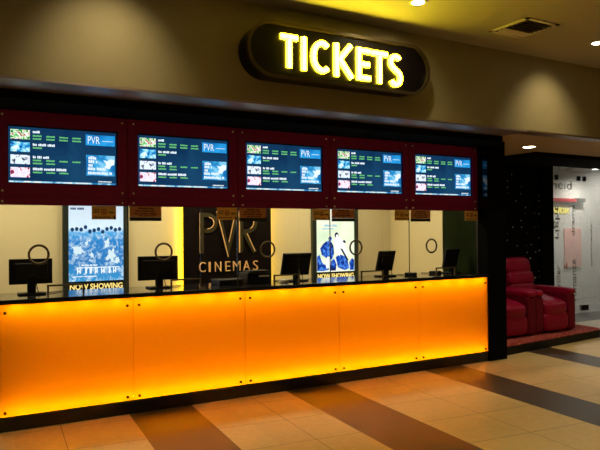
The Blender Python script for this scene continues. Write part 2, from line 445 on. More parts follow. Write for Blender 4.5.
downlight('soffit_downlight', 6.976, .178, 2.728, 'small round downlight in the low tan soffit above the red recliners', None, SOFFIT_W, (1, .84, .58), spot=150, r=.075)
downlight('soffit_downlight', 10.6, -.1, 2.728, 'small soffit downlight beyond the right edge of the picture', None, SOFFIT_W*1.6, (1, .88, .66), spot=150)
downlight('lounge_downlight', 11.6, 3.05, 3.0, 'round downlight glowing in the grey ceiling behind the frosted glass, nearer the black post', 'lounge downlights', LOUNGE_W, (1, .97, .88), spot=160, lens='lenscool', r=.07)
downlight('lounge_downlight', 13.2, 3.6, 3.0, 'round downlight behind the frosted glass close to the right picture edge', 'lounge downlights', LOUNGE_W, (1, .97, .88), spot=160, lens='lenscool', r=.07)
for x in (.6, 2.6, 4.7):
    t = thing('booth_ceiling_light', 'flat light panel in the ticket booth ceiling behind the red fascia', 'ceiling light', (x, 1.0, 2.66), 0, 'booth ceiling light panels')
    obj('light_frame', B(x-.62, x+.62, .83, 1.17, 2.64, 2.66), 'ventwhite', t)
    obj('diffuser', B(x-.6, x+.6, .85, 1.15, 2.635, 2.641), 'boothlight', t)
    lamp('lamp', 'AREA', (x, 1.0, 2.62), BOOTH_W, (1, .84, .52), t, size=1.2, sizey=.3)

# ================================================================ TICKET COUNTER
X0, PW = .491, 1.1009
SEAM = [X0+PW*k for k in range(6)]
XR = SEAM[5]
ct = thing('ticket_counter', 'long ticket counter with glowing orange front panels on a black plinth', 'counter', ((X0+XR)/2, .3, 0))
obj('plinth', B(X0-.02, XR, .004, .60, 0, .123), 'plinth', ct)
bm = B(X0-.02, XR, .30, .60, .124, 1.034); box(bm, X0-.02, X0-.004, .012, .30, .124, 1.034); box(bm, X0-.02, XR, .60, .615, 0, 1.034)
obj('back_panel', bm, 'black', ct)
bm = B(X0, XR-.02, .292, .299, .125, 1.033); box(bm, X0, XR-.02, .03, .291, .1245, .128); box(bm, X0, XR-.02, .03, .291, 1.028, 1.0335)
obj('light_box_lining', bm, 'white', ct)
obj('end_post', B(XR-.019, XR-.003, .004, .29, .124, 1.034), 'white', ct)
obj('light_strip', B(X0+.02, XR-.04, .058, .073, .130, .140), 'strip', ct)
obj('light_strip', B(X0+.02, XR-.04, .062, .077, 1.020, 1.028), emis('upper LED strip', (1, .46, 0), STRIP_E*.55), ct)
for k in range(20):
    x = X0+PW*5*(k+.5)/20
    obj('led_module', B(x-.02, x+.02, .038, .056, 1.016, 1.0275), emis('LED module', (1, .50, 0), STRIP_E*2.6), ct)
for k in range(5):
    a, b = SEAM[k]+.0015, SEAM[k+1]-.0015
    p = obj('front_panel', B(a, b, .0, .010, .125, 1.0335), 'orange', ct)
    for x in (SEAM[k]+.053, SEAM[k+1]-.053):
        for z in (.143+.012, .9656):
            obj('standoff_bolt', cyl(bmesh.new(), (x, -.006, z), .0125, .012, 'y', 16), 'dstud', p)
lampobjs = []
tag(obj('countertop', B(X0-.06, XR+.004, -.035, .66, 1.036, 1.074, bev=.004), 'granite'), 'long polished black stone countertop running above the orange panels', 'countertop')

# ================================================================ FASCIA WITH SCREENS
YF = .152
FZ0, FZ1, FZM = 1.858, 2.655, 1.927
SX0, SX1, SZ0, SZ1 = .094, 1.010, 2.043, 2.532
fs = thing('screen_fascia', 'long maroon glass fascia framing the five blue menu screens above the ticket windows', 'fascia', ((X0+XR)/2, YF+.01, FZ0))
for k in range(5):
    a = SEAM[k]; b = SEAM[k+1]; x0, x1 = a+.003, (b-.003 if k < 4 else b)
    bm = bmesh.new(); sx0, sx1 = a+SX0, a+SX1
    box(bm, x0, x1, YF, YF+.012, SZ1, FZ1); box(bm, x0, x1, YF, YF+.012, FZM+.001, SZ0); box(bm, x0, sx0, YF, YF+.012, SZ0, SZ1); box(bm, sx1, x1, YF, YF+.012, SZ0, SZ1)
    gp = obj('glass_panel', bm, 'red', fs)
    for x in (a+.051, b-.051):
        for z in (1.9747, 2.614): obj('stud', cyl(bmesh.new(), (x, YF-.005, z), .009, .010, 'y', 14), 'stud', gp)
    gr = obj('glass_rail', B(x0, x1, YF, YF+.012, FZ0, FZM-.002), 'red', fs)
    for x in (a+.051, b-.051): obj('stud', cyl(bmesh.new(), (x, YF-.005, 1.885), .009, .010, 'y', 14), 'stud', gr)
# hidden carrier behind the fascia
struct('trim_5', B(X0-.02, XR+.02, .225, .24, FZ0, 2.655), 'black')

def E(name, c, s=1): return emis(name, c, s)
m_bg = picture('screen blue', [(.3, (.004, .028, .085)), (.7, (.010, .062, .15))], 3, 1)
m_th = [picture('thumb green', [(.36, (.005, .03, .01)), (.42, (.03, .30, .04)), (.49, (.25, .75, .25)), (.54, (1, 1, .95)), (.62, (.7, .55, .45)), (.66, (.4, .03, .02))], 34, 1.1, seed=1),
        picture('thumb cyan', [(.36, (.0, .05, .25)), (.46, (.02, .30, .70)), (.56, (.25, .75, .95)), (.62, (.8, 1, 1))], 22, 1.1, seed=2),
        picture('thumb figures', [(.34, (.01, .01, .03)), (.41, (.4, .45, .6)), (.44, (.85, .92, 1)), (.6, (.75, .92, 1))], 24, 1.1, seed=3),
        picture('thumb pink', [(.34, (.25, .02, .08)), (.40, (1, .45, .55)), (.44, (1, .95, 1)), (.6, (.85, .75, 1))], 26, 1.1, seed=4)]
m_white = E('screen white', (.80, .92, 1), 1.1)
m_green = E('screen green', (.16, .62, .20), 1)
m_logo = picture('screen logo blue', [(.3, (.005, .16, .50)), (.7, (.03, .42, .92))], 5, 1, seed=5)
m_ad = picture('screen advert', [(.36, (.01, .18, .5)), (.50, (.05, .42, .80)), (.60, (.25, .65, .95))], 8, 1, seed=6)
m_tick = picture('screen ticker', [(.40, (.02, .2, .5)), (.5, (.35, .75, 1)), (.6, (.9, 1, 1))], 14, 1, seed=7)
def dashes(bm, x0, x1, zc, h, y, words, rnd):
    """a row of small illegible glyph blocks"""
    x = x0
    for wlen in words:
        for _ in range(wlen):
            cw = h*rnd.uniform(.45, .72)
            if x+cw > x1: return bm
            zt = rnd.choice((0, 0, h*.2)); box(bm, x, x+cw*.82, y-.0006, y, zc-h/2, zc+h/2-zt)
            x += cw
        x += h*.5
    return bm
def menu_screen():
    t = thing('menu_screen', 'x', 'screen', (0, 0, 0), 0, 'wall-mounted menu screens')
    W = SX1-SX0; H = SZ1-SZ0
    bm = B(0, W, .005, .055, 0, H)
    obj('housing', bm, 'bezel', t, world=False)
    # origin: lower left corner of the visible display, front at y=0
    disp = obj('display', B(.006, W-.012, .002, .0045, .004, H-.012), m_bg, t, world=False)
    rnd = random.Random(3)
    ox, oz = SX0+X0, SZ0
    for i, (za, zb) in enumerate(((2.416, 2.497), (2.309, 2.392), (2.204, 2.282), (2.091, 2.176))):
        obj('thumbnail', B(.607-ox, .759-ox, .0005, .0018, za-oz, zb-oz), m_th[i], disp, world=False)
    for zc, x1, wd in ((2.484, .85, (5,)), (2.375, .965, (3, 5, 5)), (2.268, .915, (2, 3, 5)), (2.166, 1.06, (6, 7, 7))):
        obj('title_text', dashes(bmesh.new(), .783-ox, x1-ox, zc-oz, .021, .0015, wd, rnd), m_white, disp, world=False)
    for rows, cols in (((2.450, 2.425), 4), ((2.347,), 1), ((2.240, 2.214), 4), ((2.137,), 3)):
        for c in range(cols):
            bm = bmesh.new(); xx = .783+c*.108
            for ri, zc in enumerate(rows):
                if ri and rows[0] == 2.240 and c > 1: continue
                dashes(bm, xx-ox, xx+.078-ox, zc-oz, .014, .0015, (9,), rnd)
            obj('showtime_text', bm, m_green, disp, world=False)
    lg = obj('logo_panel', B(1.222-ox, 1.478-ox, .0005, .0018, 2.397-oz, 2.492-oz), m_logo, disp, world=False)
    obj('logo_text', text_bm('PVR', 1.240-ox, 1.345-ox, 2.412-oz, 2.478-oz, .0, .0006), m_white, disp, world=False)
    bm = bmesh.new(); dashes(bm, 1.365-ox, 1.465-ox, 2.440-oz, .006, .0003, (30,), rnd)
    obj('small_text', bm, m_white, disp, world=False)
    ad = obj('advert_panel', B(1.225-ox, 1.477-ox, .0005, .0018, 2.127-oz, 2.311-oz), m_ad, disp, world=False)
    bm = bmesh.new(); y = .0003
    dashes(bm, 1.245-ox, 1.33-ox, 2.285-oz, .028, y, (6,), rnd); dashes(bm, 1.245-ox, 1.33-ox, 2.252-oz, .026, y, (3, 2), rnd)
    dashes(bm, 1.245-ox, 1.30-ox, 2.218-oz, .022, y, (3,), rnd); dashes(bm, 1.24-ox, 1.40-ox, 2.188-oz, .024, y, (5, 7), rnd)
    dashes(bm, 1.24-ox, 1.46-ox, 2.150-oz, .024, y, (12, 8), rnd)
    plate([(1.375-ox, 2.27-oz), (1.40-ox, 2.235-oz), (1.385-ox, 2.20-oz), (1.43-ox, 2.19-oz), (1.445-ox, 2.22-oz), (1.472-ox, 2.23-oz), (1.474-ox, 2.275-oz), (1.44-ox, 2.28-oz), (1.41-ox, 2.262-oz)], y-.0006, y, bm)
    obj('advert_text', bm, m_white, disp, world=False)
    obj('ticker_strip', B(.010, W-.016, .0005, .0018, .005, .018), m_tick, disp, world=False)
    bm = bmesh.new(); dashes(bm, 1.33-ox, 1.475-ox, .032, .010, .0015, (20,), rnd)
    obj('ticker_text', bm, m_white, disp, world=False)
    return t
scr = menu_screen()
names = ('leftmost blue menu screen, on the wall above the left end of the counter',
         'second blue menu screen from the left, above the yellow-edged pale wall',
         'middle blue menu screen, above the big metal letters',
         'second blue menu screen from the right, above the pale yellow poster',
         'rightmost blue menu screen, next to the black pillar')
for k in range(5):
    loc = (SEAM[k]+SX0, YF+.0135, SZ0)
    if k == 0: scr.location = loc; scr['label'] = names[0]
    else: dup(scr, loc, label=names[k])

# ================================================================ TICKET WINDOWS (clear glass with speaking ring and pay slot frame)
def ticket_window():
    t = thing('ticket_window', 'x', 'glass window', (0, 0, 0), 0, 'clear glass ticket windows')
    wd = PW-.012; zb, zt = 1.0755, FZ0-.002
    # pane with pay opening between .41 and .73
    bm = bmesh.new()
    box(bm, 0, .41, 0, .008, zb, zt); box(bm, .70, wd, 0, .008, zb, zt); box(bm, .41, .70, 0, .008, 1.163, zt)
    obj('pane', bm, 'glass', t, world=False)
    bm = bmesh.new(); tube(bm, [(.334+.079*math.cos(2*PI*i/40), .004, 1.432+.079*math.sin(2*PI*i/40)) for i in range(40)], .0105, 8, closed=True)
    obj('speak_ring', bm, 'ring', t, world=False, smooth=True)
    bm = B(.40, .415, -.004, .012, 1.0755, 1.170); box(bm, .695, .71, -.004, .012, 1.0755, 1.170); box(bm, .415, .695, -.004, .012, 1.155, 1.170)
    obj('pay_slot_frame', bm, 'ring', t, world=False)
    obj('edge_joint', B(wd+.001, wd+.008, 0, .008, zb, zt), mat('sealant joint', (.03,.03,.015), .7), t, world=False)
    return t
tw = ticket_window()
names = ('clear glass ticket window at the left end, in front of the leftmost computer monitor',
         'clear glass ticket window in front of the monitor standing left of the metal letters',
         'clear glass ticket window in front of the black printer and the dark letter panel',
         'clear glass ticket window partly in front of the pale yellow poster',
         'clear glass ticket window at the right end, next to the black pillar')
for k in range(5):
    loc = (SEAM[k]+.002, YF+.002, 0)
    if k == 0: tw.location = loc; tw['label'] = names[0]
    else: dup(tw, loc, label=names[k])

# notice plates hung on the glass: emblem plate left of each seam, text plate right of each seam
def emblem_plate():
    t = thing('emblem_plate', 'x', 'sign', (0, 0, 0), 0, 'gold brown emblem signs on the glass')
    W = .215
    obj('plate', B(-W, 0, 0, .004, 1.735, 1.856), 'wood', t, world=False)
    rnd = random.Random(5); bm = bmesh.new()
    for i in range(28):
        pass
    n = 24; cx, cz = -.108, 1.803
    ri, ro = .019, .026
    vi = [(cx+ri*math.cos(2*PI*k/n), cz+ri*math.sin(2*PI*k/n)) for k in range(n)]; vo = [(cx+ro*math.cos(2*PI*k/n), cz+ro*math.sin(2*PI*k/n)) for k in range(n)]
    for k in range(n):
        q = (k+1) % n; plate([vi[k], vo[k], vo[q], vi[q]], -.002, 0, bm)
    plate([(cx-.012, cz-.010), (cx+.012, cz-.010), (cx, cz+.014)], -.002, 0, bm)
    o = obj('emblem', bm, mat('red emblem', (.30, .01, .03), .5), t, world=False)
    bm = bmesh.new()
    dashes(bm, -.198, -.145, 1.822, .010, 0, (5, 3), rnd); dashes(bm, -.198, -.145, 1.800, .013, 0, (4, 4), rnd)
    obj('printed_text', bm, 'ink_and_shadow', t, world=False); obj('printed_text', dashes(bmesh.new(), -.065, -.015, 1.798, .014, 0, (9,), rnd), 'ink_and_shadow', t, world=False)
    obj('printed_mark', B(-.022, -.006, -.001, 0, 1.738, 1.765), 'ink_and_shadow', t, world=False)
    bm = dashes(bmesh.new(), -.198, -.03, 1.755, .010, 0, (7, 5, 4, 6), rnd)
    obj('printed_text', bm, 'ink_and_shadow', t, world=False)
    return t
def text_plate():
    t = thing('notice_plate', 'x', 'sign', (0, 0, 0), 0, 'gold brown text notices on the glass')
    obj('plate', B(0, .30, 0, .004, 1.757, 1.856), mat('reddish brown notice plate', (.65, .26, .11), .5, .05), t, world=False)
    rnd = random.Random(6); bm = bmesh.new()
    dashes(bm, .08, .23, 1.838, .016, 0, (9, 6), rnd); dashes(bm, .055, .25, 1.814, .014, 0, (6, 8, 6), rnd); dashes(bm, .04, .265, 1.790, .014, 0, (5, 10, 8), rnd); dashes(bm, .08, .27, 1.770, .010, 0, (8, 9, 9), rnd)
    obj('printed_text', bm, 'ink', t, world=False)
    obj('shadow_band', B(0, .30, 0, .005, 1.722, 1.756), 'ink_and_shadow', t, world=False)  # shadow beneath the plate, made as a black strip
    return t
ep, tp = emblem_plate(), text_plate()
wh = ('over the blue poster', 'over the first metal letter', 'over the top left of the pale yellow poster', 'on the glass before the pale side wall', 'in the dark corner by the black pillar')
for k in range(5):
    loc = (SEAM[k+1]-(.11 if k == 0 else .012), YF-.008, 0)
    lb = 'gold brown emblem sign '+wh[k]
    if k == 0: ep.location = loc; ep['label'] = lb
    else: dup(ep, loc, label=lb)
wh = ('beside the blue poster frame, on the pale wall side', 'over the last metal letter of the dark panel', 'over the top right of the pale yellow poster', 'on the pale wall above the fifth speaking ring')
for k in range(4):
    loc = (SEAM[k+1]+.012, YF-.008, 0)
    lb = 'reddish brown text notice '+wh[k]
    if k == 0: tp.location = loc; tp['label'] = lb
    else: dup(tp, loc, label=lb)

# ================================================================ BOOTH BACK WALL: posters and letter panel
def frame_bm(x0, x1, z0, z1, w, y0, y1):
    bm = B(x0, x1, y0, y1, z1-w, z1); box(bm, x0, x1, y0, y1, z0, z0+w); box(bm, x0, x0+w, y0, y1, z0+w, z1-w); box(bm, x1-w, x1, y0, y1, z0+w, z1-w)
    return bm
def ns_text(t, x0, x1, z0, z1):
    obj('caption_text', text_bm('NOW SHOWING', x0, x1, z0, z1, 1.955, .006, weight=.02), E('lit gold caption', (1, .75, .22), 1.2), t)
p1 = thing('poster_light_box', 'backlit blue film poster with a row of dark heads, in a dark frame', 'poster', (1.71, 1.98, .85))
obj('frame', frame_bm(1.335, 2.085, .86, 2.15, .062, 1.95, 1.999), mat('dark green grey frame', (.018, .026, .022), .3), p1)
obj('caption_band', B(1.397, 2.023, 1.962, 1.998, .922, 1.058), 'black', p1)
def blue_poster():
    m = bpy.data.materials.new('blue poster print'); m.use_nodes = True; nt = m.node_tree; nt.nodes.clear(); L = nt.links.new; N = nt.nodes.new
    tc = N('ShaderNodeTexCoord'); sp = N('ShaderNodeSeparateXYZ'); L(tc.outputs['Object'], sp.inputs[0])
    mr = N('ShaderNodeMapRange'); mr.inputs[1].default_value = .2; mr.inputs[2].default_value = 1.15; L(sp.outputs[2], mr.inputs[0])
    r = N('ShaderNodeValToRGB'); cr = r.color_ramp
    for i, (p, c) in enumerate([(0, (.04, .32, .65)), (.25, (.03, .20, .52)), (.5, (.03, .24, .60)), (.60, (.08, .40, .78)), (.66, (.75, .93, 1)), (1, (.62, .70, .82))]):
        e = cr.elements[0] if i == 0 else cr.elements.new(p) if i not in (0, 5) else cr.elements[-1]
        e.position = p; e.color = (*c, 1)
    L(mr.outputs[0], r.inputs[0])
    n = N('ShaderNodeTexNoise'); n.inputs['Scale'].default_value = 17; n.inputs['Detail'].default_value = 5; n.inputs['Distortion'].default_value = .8; L(tc.outputs['Object'], n.inputs['Vector'])
    r2 = N('ShaderNodeValToRGB'); r2.color_ramp.elements[0].position = .47; r2.color_ramp.elements[1].position = .72; L(n.outputs['Fac'], r2.inputs[0])
    mx = N('ShaderNodeMix'); mx.data_type = 'RGBA'; L(r2.outputs[0], mx.inputs[0]); L(r.outputs[0], mx.inputs[6]); mx.inputs[7].default_value = (.65, .85, .95, 1)
    em = N('ShaderNodeEmission'); em.inputs[1].default_value = 1.05; o = N('ShaderNodeOutputMaterial'); L(mx.outputs[2], em.inputs[0]); L(em.outputs[0], o.inputs[0])
    return m
ps = obj('print', B(1.397, 2.023, 1.966, 1.98, 1.06, 2.09), blue_poster(), p1)
bm = bmesh.new(); rnd = random.Random(9)
for i in range(12):
    x = 1.44+i*.049; z = 1.66+rnd.uniform(-.022, .022)+.015*math.sin(i*.8)
    disc(bm, x, z, .020, 1.962, 1.9655, 14, .024)
obj('printed_heads', bm, E('poster dark blue', (.01, .05, .14), 1), ps)
bm = bmesh.new()
for (cx, cz, s) in ((1.50, 1.42, .07), (1.66, 1.36, .04), (1.83, 1.50, .06), (1.88, 1.36, .08), (1.60, 1.50, .03), (1.95, 1.30, .05)):
    pts = []
    for k in range(16):
        rr = s*rnd.uniform(.45, 1.25); pts.append((cx+rr*.7*math.cos(2*PI*k/16), cz+rr*math.sin(2*PI*k/16)))
    plate(pts, 1.9625, 1.9655, bm)
obj('printed_splashes', bm, E('poster pale', (.72, .90, .95), 1), ps)
bm = bmesh.new()
for i, (a, b_) in enumerate(((1.48, 1.56), (1.57, 1.61), (1.62, 1.67), (1.68, 1.74), (1.75, 1.83), (1.84, 1.88), (1.89, 1.96))):
    box(bm, a, b_+.006, 1.962, 1.9655, 1.213, 1.222); box(bm, a+.012, a+.022, 1.962, 1.9655, 1.145, 1.213); box(bm, (a+b_)/2, (a+b_)/2+.011, 1.962, 1.9655, 1.15, 1.213)
    box(bm, a+.012, (a+b_)/2, 1.962, 1.9655, 1.166, 1.178)
dashes(bm, 1.54, 1.90, 1.245, .016, 1.9655, (4, 5, 3, 5), rnd); dashes(bm, 1.45, 1.98, 1.115, .010, 1.9655, (8, 9, 7, 9, 8), rnd)
obj('printed_title', bm, E('poster white', (.9, .97, 1), 1.1), ps)
dashes_bm = bmesh.new(); dashes(dashes_bm, 1.42, 1.62, 1.90, .024, 1.9655, (5, 5), rnd)
obj('printed_credit', dashes_bm, E('poster dark blue', (.01, .05, .14), 1), ps)
ns_text(p1, 1.41, 2.01, .965, 1.03)

p2 = thing('poster_light_box', 'backlit pale yellow film poster with two seated blue and white figures', 'poster', (5.06, 1.98, .85))
obj('frame', frame_bm(4.655, 5.425, .86, 2.15, .062, 1.95, 1.999), mat('dark green grey frame', (.018, .026, .022), .3), p2)
obj('caption_band', B(4.717, 5.363, 1.962, 1.998, .922, 1.043), 'black', p2)
ps = obj('print', B(4.717, 5.363, 1.966, 1.98, 1.045, 2.09), picture('pale yellow poster print', [(.3, (.72, .90, .62)), (.5, (.92, 1, .70)), (.7, (1, 1, .82))], 4, 1.05, seed=8), p2)
bm = bmesh.new(); yy0, yy1 = 1.962, 1.9655
def blob(bm, pts, y0=yy0, y1=yy1): plate([(4.717+.646*a, 1.045+.72*b) for a, b in pts], y0, y1, bm)
blob(bm, [(.14, .34), (.10, .46), (.18, .55), (.26, .60), (.36, .62), (.44, .52), (.46, .36), (.40, .24), (.28, .26)])
blob(bm, [(.02, .02), (.02, .30), (.08, .34), (.14, .20), (.20, .14), (.30, .20), (.32, .04), (.20, .02)])
blob(bm, [(.36, .02), (.38, .22), (.46, .26), (.52, .14), (.50, .02)])
blob(bm, [(.56, .08), (.50, .28), (.60, .34), (.74, .30), (.82, .20), (.86, .06), (.74, .02)])
blob(bm, [(.88, .02), (.86, .18), (.94, .26), (.99, .22), (.99, .02)])
disc(bm, 4.717+.646*.36, 1.045+.72*.65, .028, yy0, yy1, 14, .034)
obj('printed_blue_shapes', bm, picture('poster blue ink', [(.35, (.01, .02, .10)), (.5, (.01, .08, .55)), (.62, (.10, .30, .85))], 20, 1, seed=9), ps)
bm = bmesh.new()
blob(bm, [(.48, .40), (.44, .60), (.52, .70), (.62, .68), (.72, .56), (.84, .34), (.78, .30), (.66, .42), (.60, .30)], yy0-.001, yy0)
blob(bm, [(.22, .18), (.28, .30), (.34, .30), (.36, .10), (.26, .06)], yy0-.001, yy0)
obj('printed_white_shapes', bm, E('poster cream', (.95, .98, .92), 1.1), ps)
bm = bmesh.new(); disc(bm, 4.717+.646*.53, 1.045+.72*.72, .032, yy0-.0005, yy1, 14, .040); blob(bm, [(.66, .60), (.74, .62), (.78, .57), (.70, .56)]); blob(bm, [(.62, .46), (.68, .44), (.84, .22), (.80, .20)], yy0-.002, yy0-.001)
obj('printed_dark_shapes', bm, E('poster navy', (.01, .015, .06), 1), ps)
bm = bmesh.new(); disc(bm, 4.717+.646*.54, 1.045+.72*.705, .019, yy0-.0015, yy0-.0005, 14, .024)
obj('printed_face', bm, E('poster cream', (.95, .98, .92), 1.1), ps)
bm = bmesh.new(); rnd = random.Random(12)
dashes(bm, 4.85, 5.22, 1.70, .030, yy1, (7, 5), rnd); dashes(bm, 4.82, 5.25, 1.655, .020, yy1, (6, 9), rnd)
obj('printed_title', bm, E('poster pale blue', (.35, .65, .80), 1), ps)
ns_text(p2, 4.735, 5.345, .955, 1.02)

# dark panel with metal letters, standing off the wall with yellow LED tape behind its edges
pv = thing('letter_panel', 'tall dark brown wall panel with yellow light glowing from its edges', 'wall panel', (3.36, 1.92, .2))
PX0, PX1 = 2.745, 3.965
obj('panel_board', B(PX0, PX1, 1.885, 1.91, .2, 2.4), 'panel', pv)
obj('spacer', box(B(PX0+.25, PX0+.30, 1.911, 1.999, .2, 2.4), PX1-.30, PX1-.25, 1.911, 1.999, .2, 2.4), 'black', pv)
obj('led_tape', B(PX0+.02, PX0+.035, 1.93, 1.97, .2, 2.4), 'halo', pv)
obj('led_tape', B(PX1-.035, PX1-.02, 1.93, 1.97, .2, 2.4), 'halo', pv)
YL = 1.86
def stroke(bm, pts, wd, y0, y1):
    """flat mitred ribbon along x,z points"""
    pts = [Vector((a, b)) for a, b in pts]; L_, R_ = [], []
    for i, p in enumerate(pts):
        d1 = (p-pts[i-1]).normalized() if i else (pts[1]-p).normalized(); d2 = (pts[i+1]-p).normalized() if i < len(pts)-1 else d1
        t_ = (d1+d2).normalized(); n_ = Vector((-t_.y, t_.x)); c = max(.35, n_.dot(Vector((-d1.y, d1.x)))); L_.append(p+n_*wd/2/c); R_.append(p-n_*wd/2/c)
    for i in range(len(pts)-1): plate([tuple(L_[i]), tuple(L_[i+1]), tuple(R_[i+1]), tuple(R_[i])], y0, y1, bm)
    return bm
def arc(cx, cz, rx, rz, a0, a1, n=14): return [(cx+rx*math.cos(math.radians(a0+(a1-a0)*i/n)), cz+rz*math.sin(math.radians(a0+(a1-a0)*i/n))) for i in range(n+1)]
zt, zb = 1.885, 1.352
Pp = [(2.975, zb), (2.975, 1.835), (3.03, 1.835)]+arc(3.05, 1.735, .115, .10, 90, -90)+[(2.99, 1.635)]
Vp = [(3.20, zt), (3.335, 1.36), (3.46, zt)]
Rp = [(3.515, zb), (3.515, 1.865), (3.58, 1.865)]+arc(3.60, 1.745, .125, .12, 90, -90)+[(3.56, 1.625), (3.715, zb)]
for s, pts, hl in (('P', Pp, [(arc(3.05, 1.735, .088, .075, 75, -90), .010), ([(2.948, zb), (2.948, 1.862)], .004)]),
                   ('V', Vp, [([(3.178, zt), (3.333, 1.305)], .014), ([(3.345, 1.49), (3.440, zt)], .010)]),
                   ('R', Rp, [([(3.492, zb), (3.492, 1.89)], .016), (arc(3.60, 1.745, .098, .095, 75, -60), .010), ([(3.600, 1.60), (3.715, 1.365)], .012)])):
    L_ = tag(obj('metal_letter', stroke(bmesh.new(), pts, .055, YL, 1.884), 'bronze'), 'large %s, bronze metal letter with bright edges on the dark panel' % s, 'letter', 'large metal letters')
    bm = bmesh.new()
    for hp, wd in hl: stroke(bm, hp, wd, YL-.004, YL-.0005)
    o = obj('bright_edge', bm, 'gold', L_); o['label'] = 'polished gold edge'
word = 'CINEMAS'
nth = ('first', 'second', 'third', 'fourth', 'fifth', 'sixth', 'last')
xx = [2.944, 3.074, 3.157, 3.300, 3.408, 3.550, 3.694]; wid = [.085, .022, .085, .065, .100, .095, .067]
for i, ch in enumerate(word):
    tag(obj('small_metal_letter', text_bm(ch, xx[i], xx[i]+wid[i], 1.118, 1.243, 1.8652, .02, weight=-.012), 'gold'), 'small gold %s, %s letter of the lower word on the dark panel' % (ch, nth[i]), 'letter', 'small gold letters')

# ================================================================ TICKETS SIGN
sg = thing('lit_sign', 'capsule-shaped black sign with glowing yellow TICKETS letters on the beige bulkhead', 'sign', (3.27, -.72, 3.17), 0)
TILT = math.radians(0)
def capsule(hw, hh, n=16):
    pts = []
    for i in range(n+1): a = -PI/2+PI*i/n; pts.append((3.283+hw-hh+hh*math.cos(a), 3.163+hh*math.sin(a)))
    for i in range(n+1): a = PI/2+PI*i/n; pts.append((3.283-hw+hh+hh*math.cos(a), 3.163+hh*math.sin(a)))
    return pts
obj('body', plate(capsule(.975, .230), -.905, -.721), 'signback', sg)
bm = bmesh.new(); a, b_ = capsule(.988, .243), capsule(.960, .215); n = len(a)
for k in range(n):
    q = (k+1) % n; plate([b_[k], a[k], a[q], b_[q]], -.935, -.90, bm)
obj('rim', bm, 'signrim', sg)
# seven letters, each with a lit tube core
import functools
TX = [(2.616, 2.780), (2.815, 2.873), (2.918, 3.115), (3.158, 3.365), (3.405, 3.555), (3.575, 3.755), (3.772, 3.935)]
def letter_strokes(ch, x0, x1, z0, z1, wd):
    h = wd/2
    if ch == 'T': return [[(x0, z1-h), (x1, z1-h)], [((x0+x1)/2, z1-wd), ((x0+x1)/2, z0)]]
    if ch == 'I': return [[((x0+x1)/2, z1), ((x0+x1)/2, z0)]]
    if ch == 'C': 
        cx, cz = x0+(x1-x0)*.58, (z0+z1)/2; return [arc(cx, cz, (x1-x0)*.58-h, (z1-z0)/2-h, 52, 308, 26)]
    if ch == 'K': return [[(x0+h, z1), (x0+h, z0)], [(x1-h, z1), (x0+wd*1.05, (z0+z1)/2)], [(x0+wd*1.2, (z0+z1)/2+.01), (x1-h*.6, z0)]]
    if ch == 'E': return [[(x0+h, z1), (x0+h, z0)], [(x0+wd, z1-h), (x1, z1-h)], [(x0+wd, (z0+z1)/2), (x1-.01, (z0+z1)/2)], [(x0+wd, z0+h), (x1, z0+h)]]
    if ch == 'S':
        cx = (x0+x1)/2; q = (z1-z0)/4; rx = (x1-x0)/2-h
        return [arc(cx, z1-q-h*.25, rx, q-h*.7, 35, 250, 16)+arc(cx, z0+q+h*.15, rx, q-h*.7+.006, 75, -150, 16)]
for i, ch in enumerate('TICKETS'):
    x0, x1 = TX[i]; z0, z1 = 3.022-.006*i, 3.310-.003*i
    bm = bmesh.new(); bc = bmesh.new()
    for st in letter_strokes(ch, x0, x1, z0, z1, .050):
        stroke(bm, st, .050, -.928, -.906)
        stroke(bc, st, .020, -.931, -.9285)
    lt = obj('lit_letter', bm, 'letter', sg); o = obj('tube', bc, 'core', lt)

# ================================================================ AIR VENT
v = thing('air_vent', 'square white ceiling air vent with dark louvres, right of the lit sign', 'air vent', (5.08, -1.385, 3.6))
va, vb, vc, vd = 4.86, 5.30, -1.625, -1.145
bm = B(va, vb, vc, vc+.035, 3.588, 3.599); box(bm, va, vb, vd-.035, vd, 3.588, 3.599); box(bm, va, va+.035, vc, vd, 3.588, 3.599); box(bm, vb-.035, vb, vc, vd, 3.588, 3.599)
obj('frame', bm, 'ventwhite', v)
obj('cavity', B(va+.036, vb-.036, vc+.036, vd-.036, 3.596, 3.5995), 'ventdark', v)
for i in range(7):
    y = vc+.05+i*.054
    bm = bmesh.new(); b2 = B(va+.036, vb-.036, -.016, .016, -.001, .001); merge(bm, b2, Matrix.Translation((0, y+.018, 3.584)) @ Matrix.Rotation(math.radians(-32 if i > 4 else 32), 4, 'X'))
    obj('louvre', bm, 'ventwhite' if i > 4 else mat('grey louvre metal', (.16, .14, .12), .6), v)

# ================================================================ THINGS ON THE COUNTER
def monitor(label, x, y, rotz, tilt, w, h, lift, group='computer monitors on the counter'):
    t = thing('computer_monitor', label, 'monitor', (x, y, 1.0745), rotz, group)
    mt = Matrix.Translation((0, .02, lift)) @ Matrix.Rotation(tilt, 4, 'X')
    def part(name, b2, m):
        bm = bmesh.new(); merge(bm, b2, mt); return obj(name, bm, m, t, world=False)
    sh = part('back_shell', B(-w/2, w/2, .0, .03, 0, h, bev=.006), 'plastic')
    part('rear_bulge', B(-w/2+.04, w/2-.04, -.022, .0, .03, h-.04, bev=.010), 'plastic')
    part('screen', B(-w/2+.018, w/2-.018, .0305, .033, .022, h-.018), E('monitor glow', (.25, .35, .5), .25))
    obj('neck', B(-.035, .035, -.02, .02, .012, lift+.08, bev=.004), 'plastic', t, world=False)
    obj('base', B(-.11, .11, -.075, .095, .0005, .014, bev=.005), 'plastic', t, world=False)
    bm = bmesh.new(); tube(bm, [(.02, -.03, lift+.06), (.03, -.06, .10), (.05, -.05, .02), (.11, 0, .008), (.2, .05, .006), (.28, .16, .006)], .004, 6)
    obj('cable', bm, 'plastic', t, world=False, smooth=True)
    return t
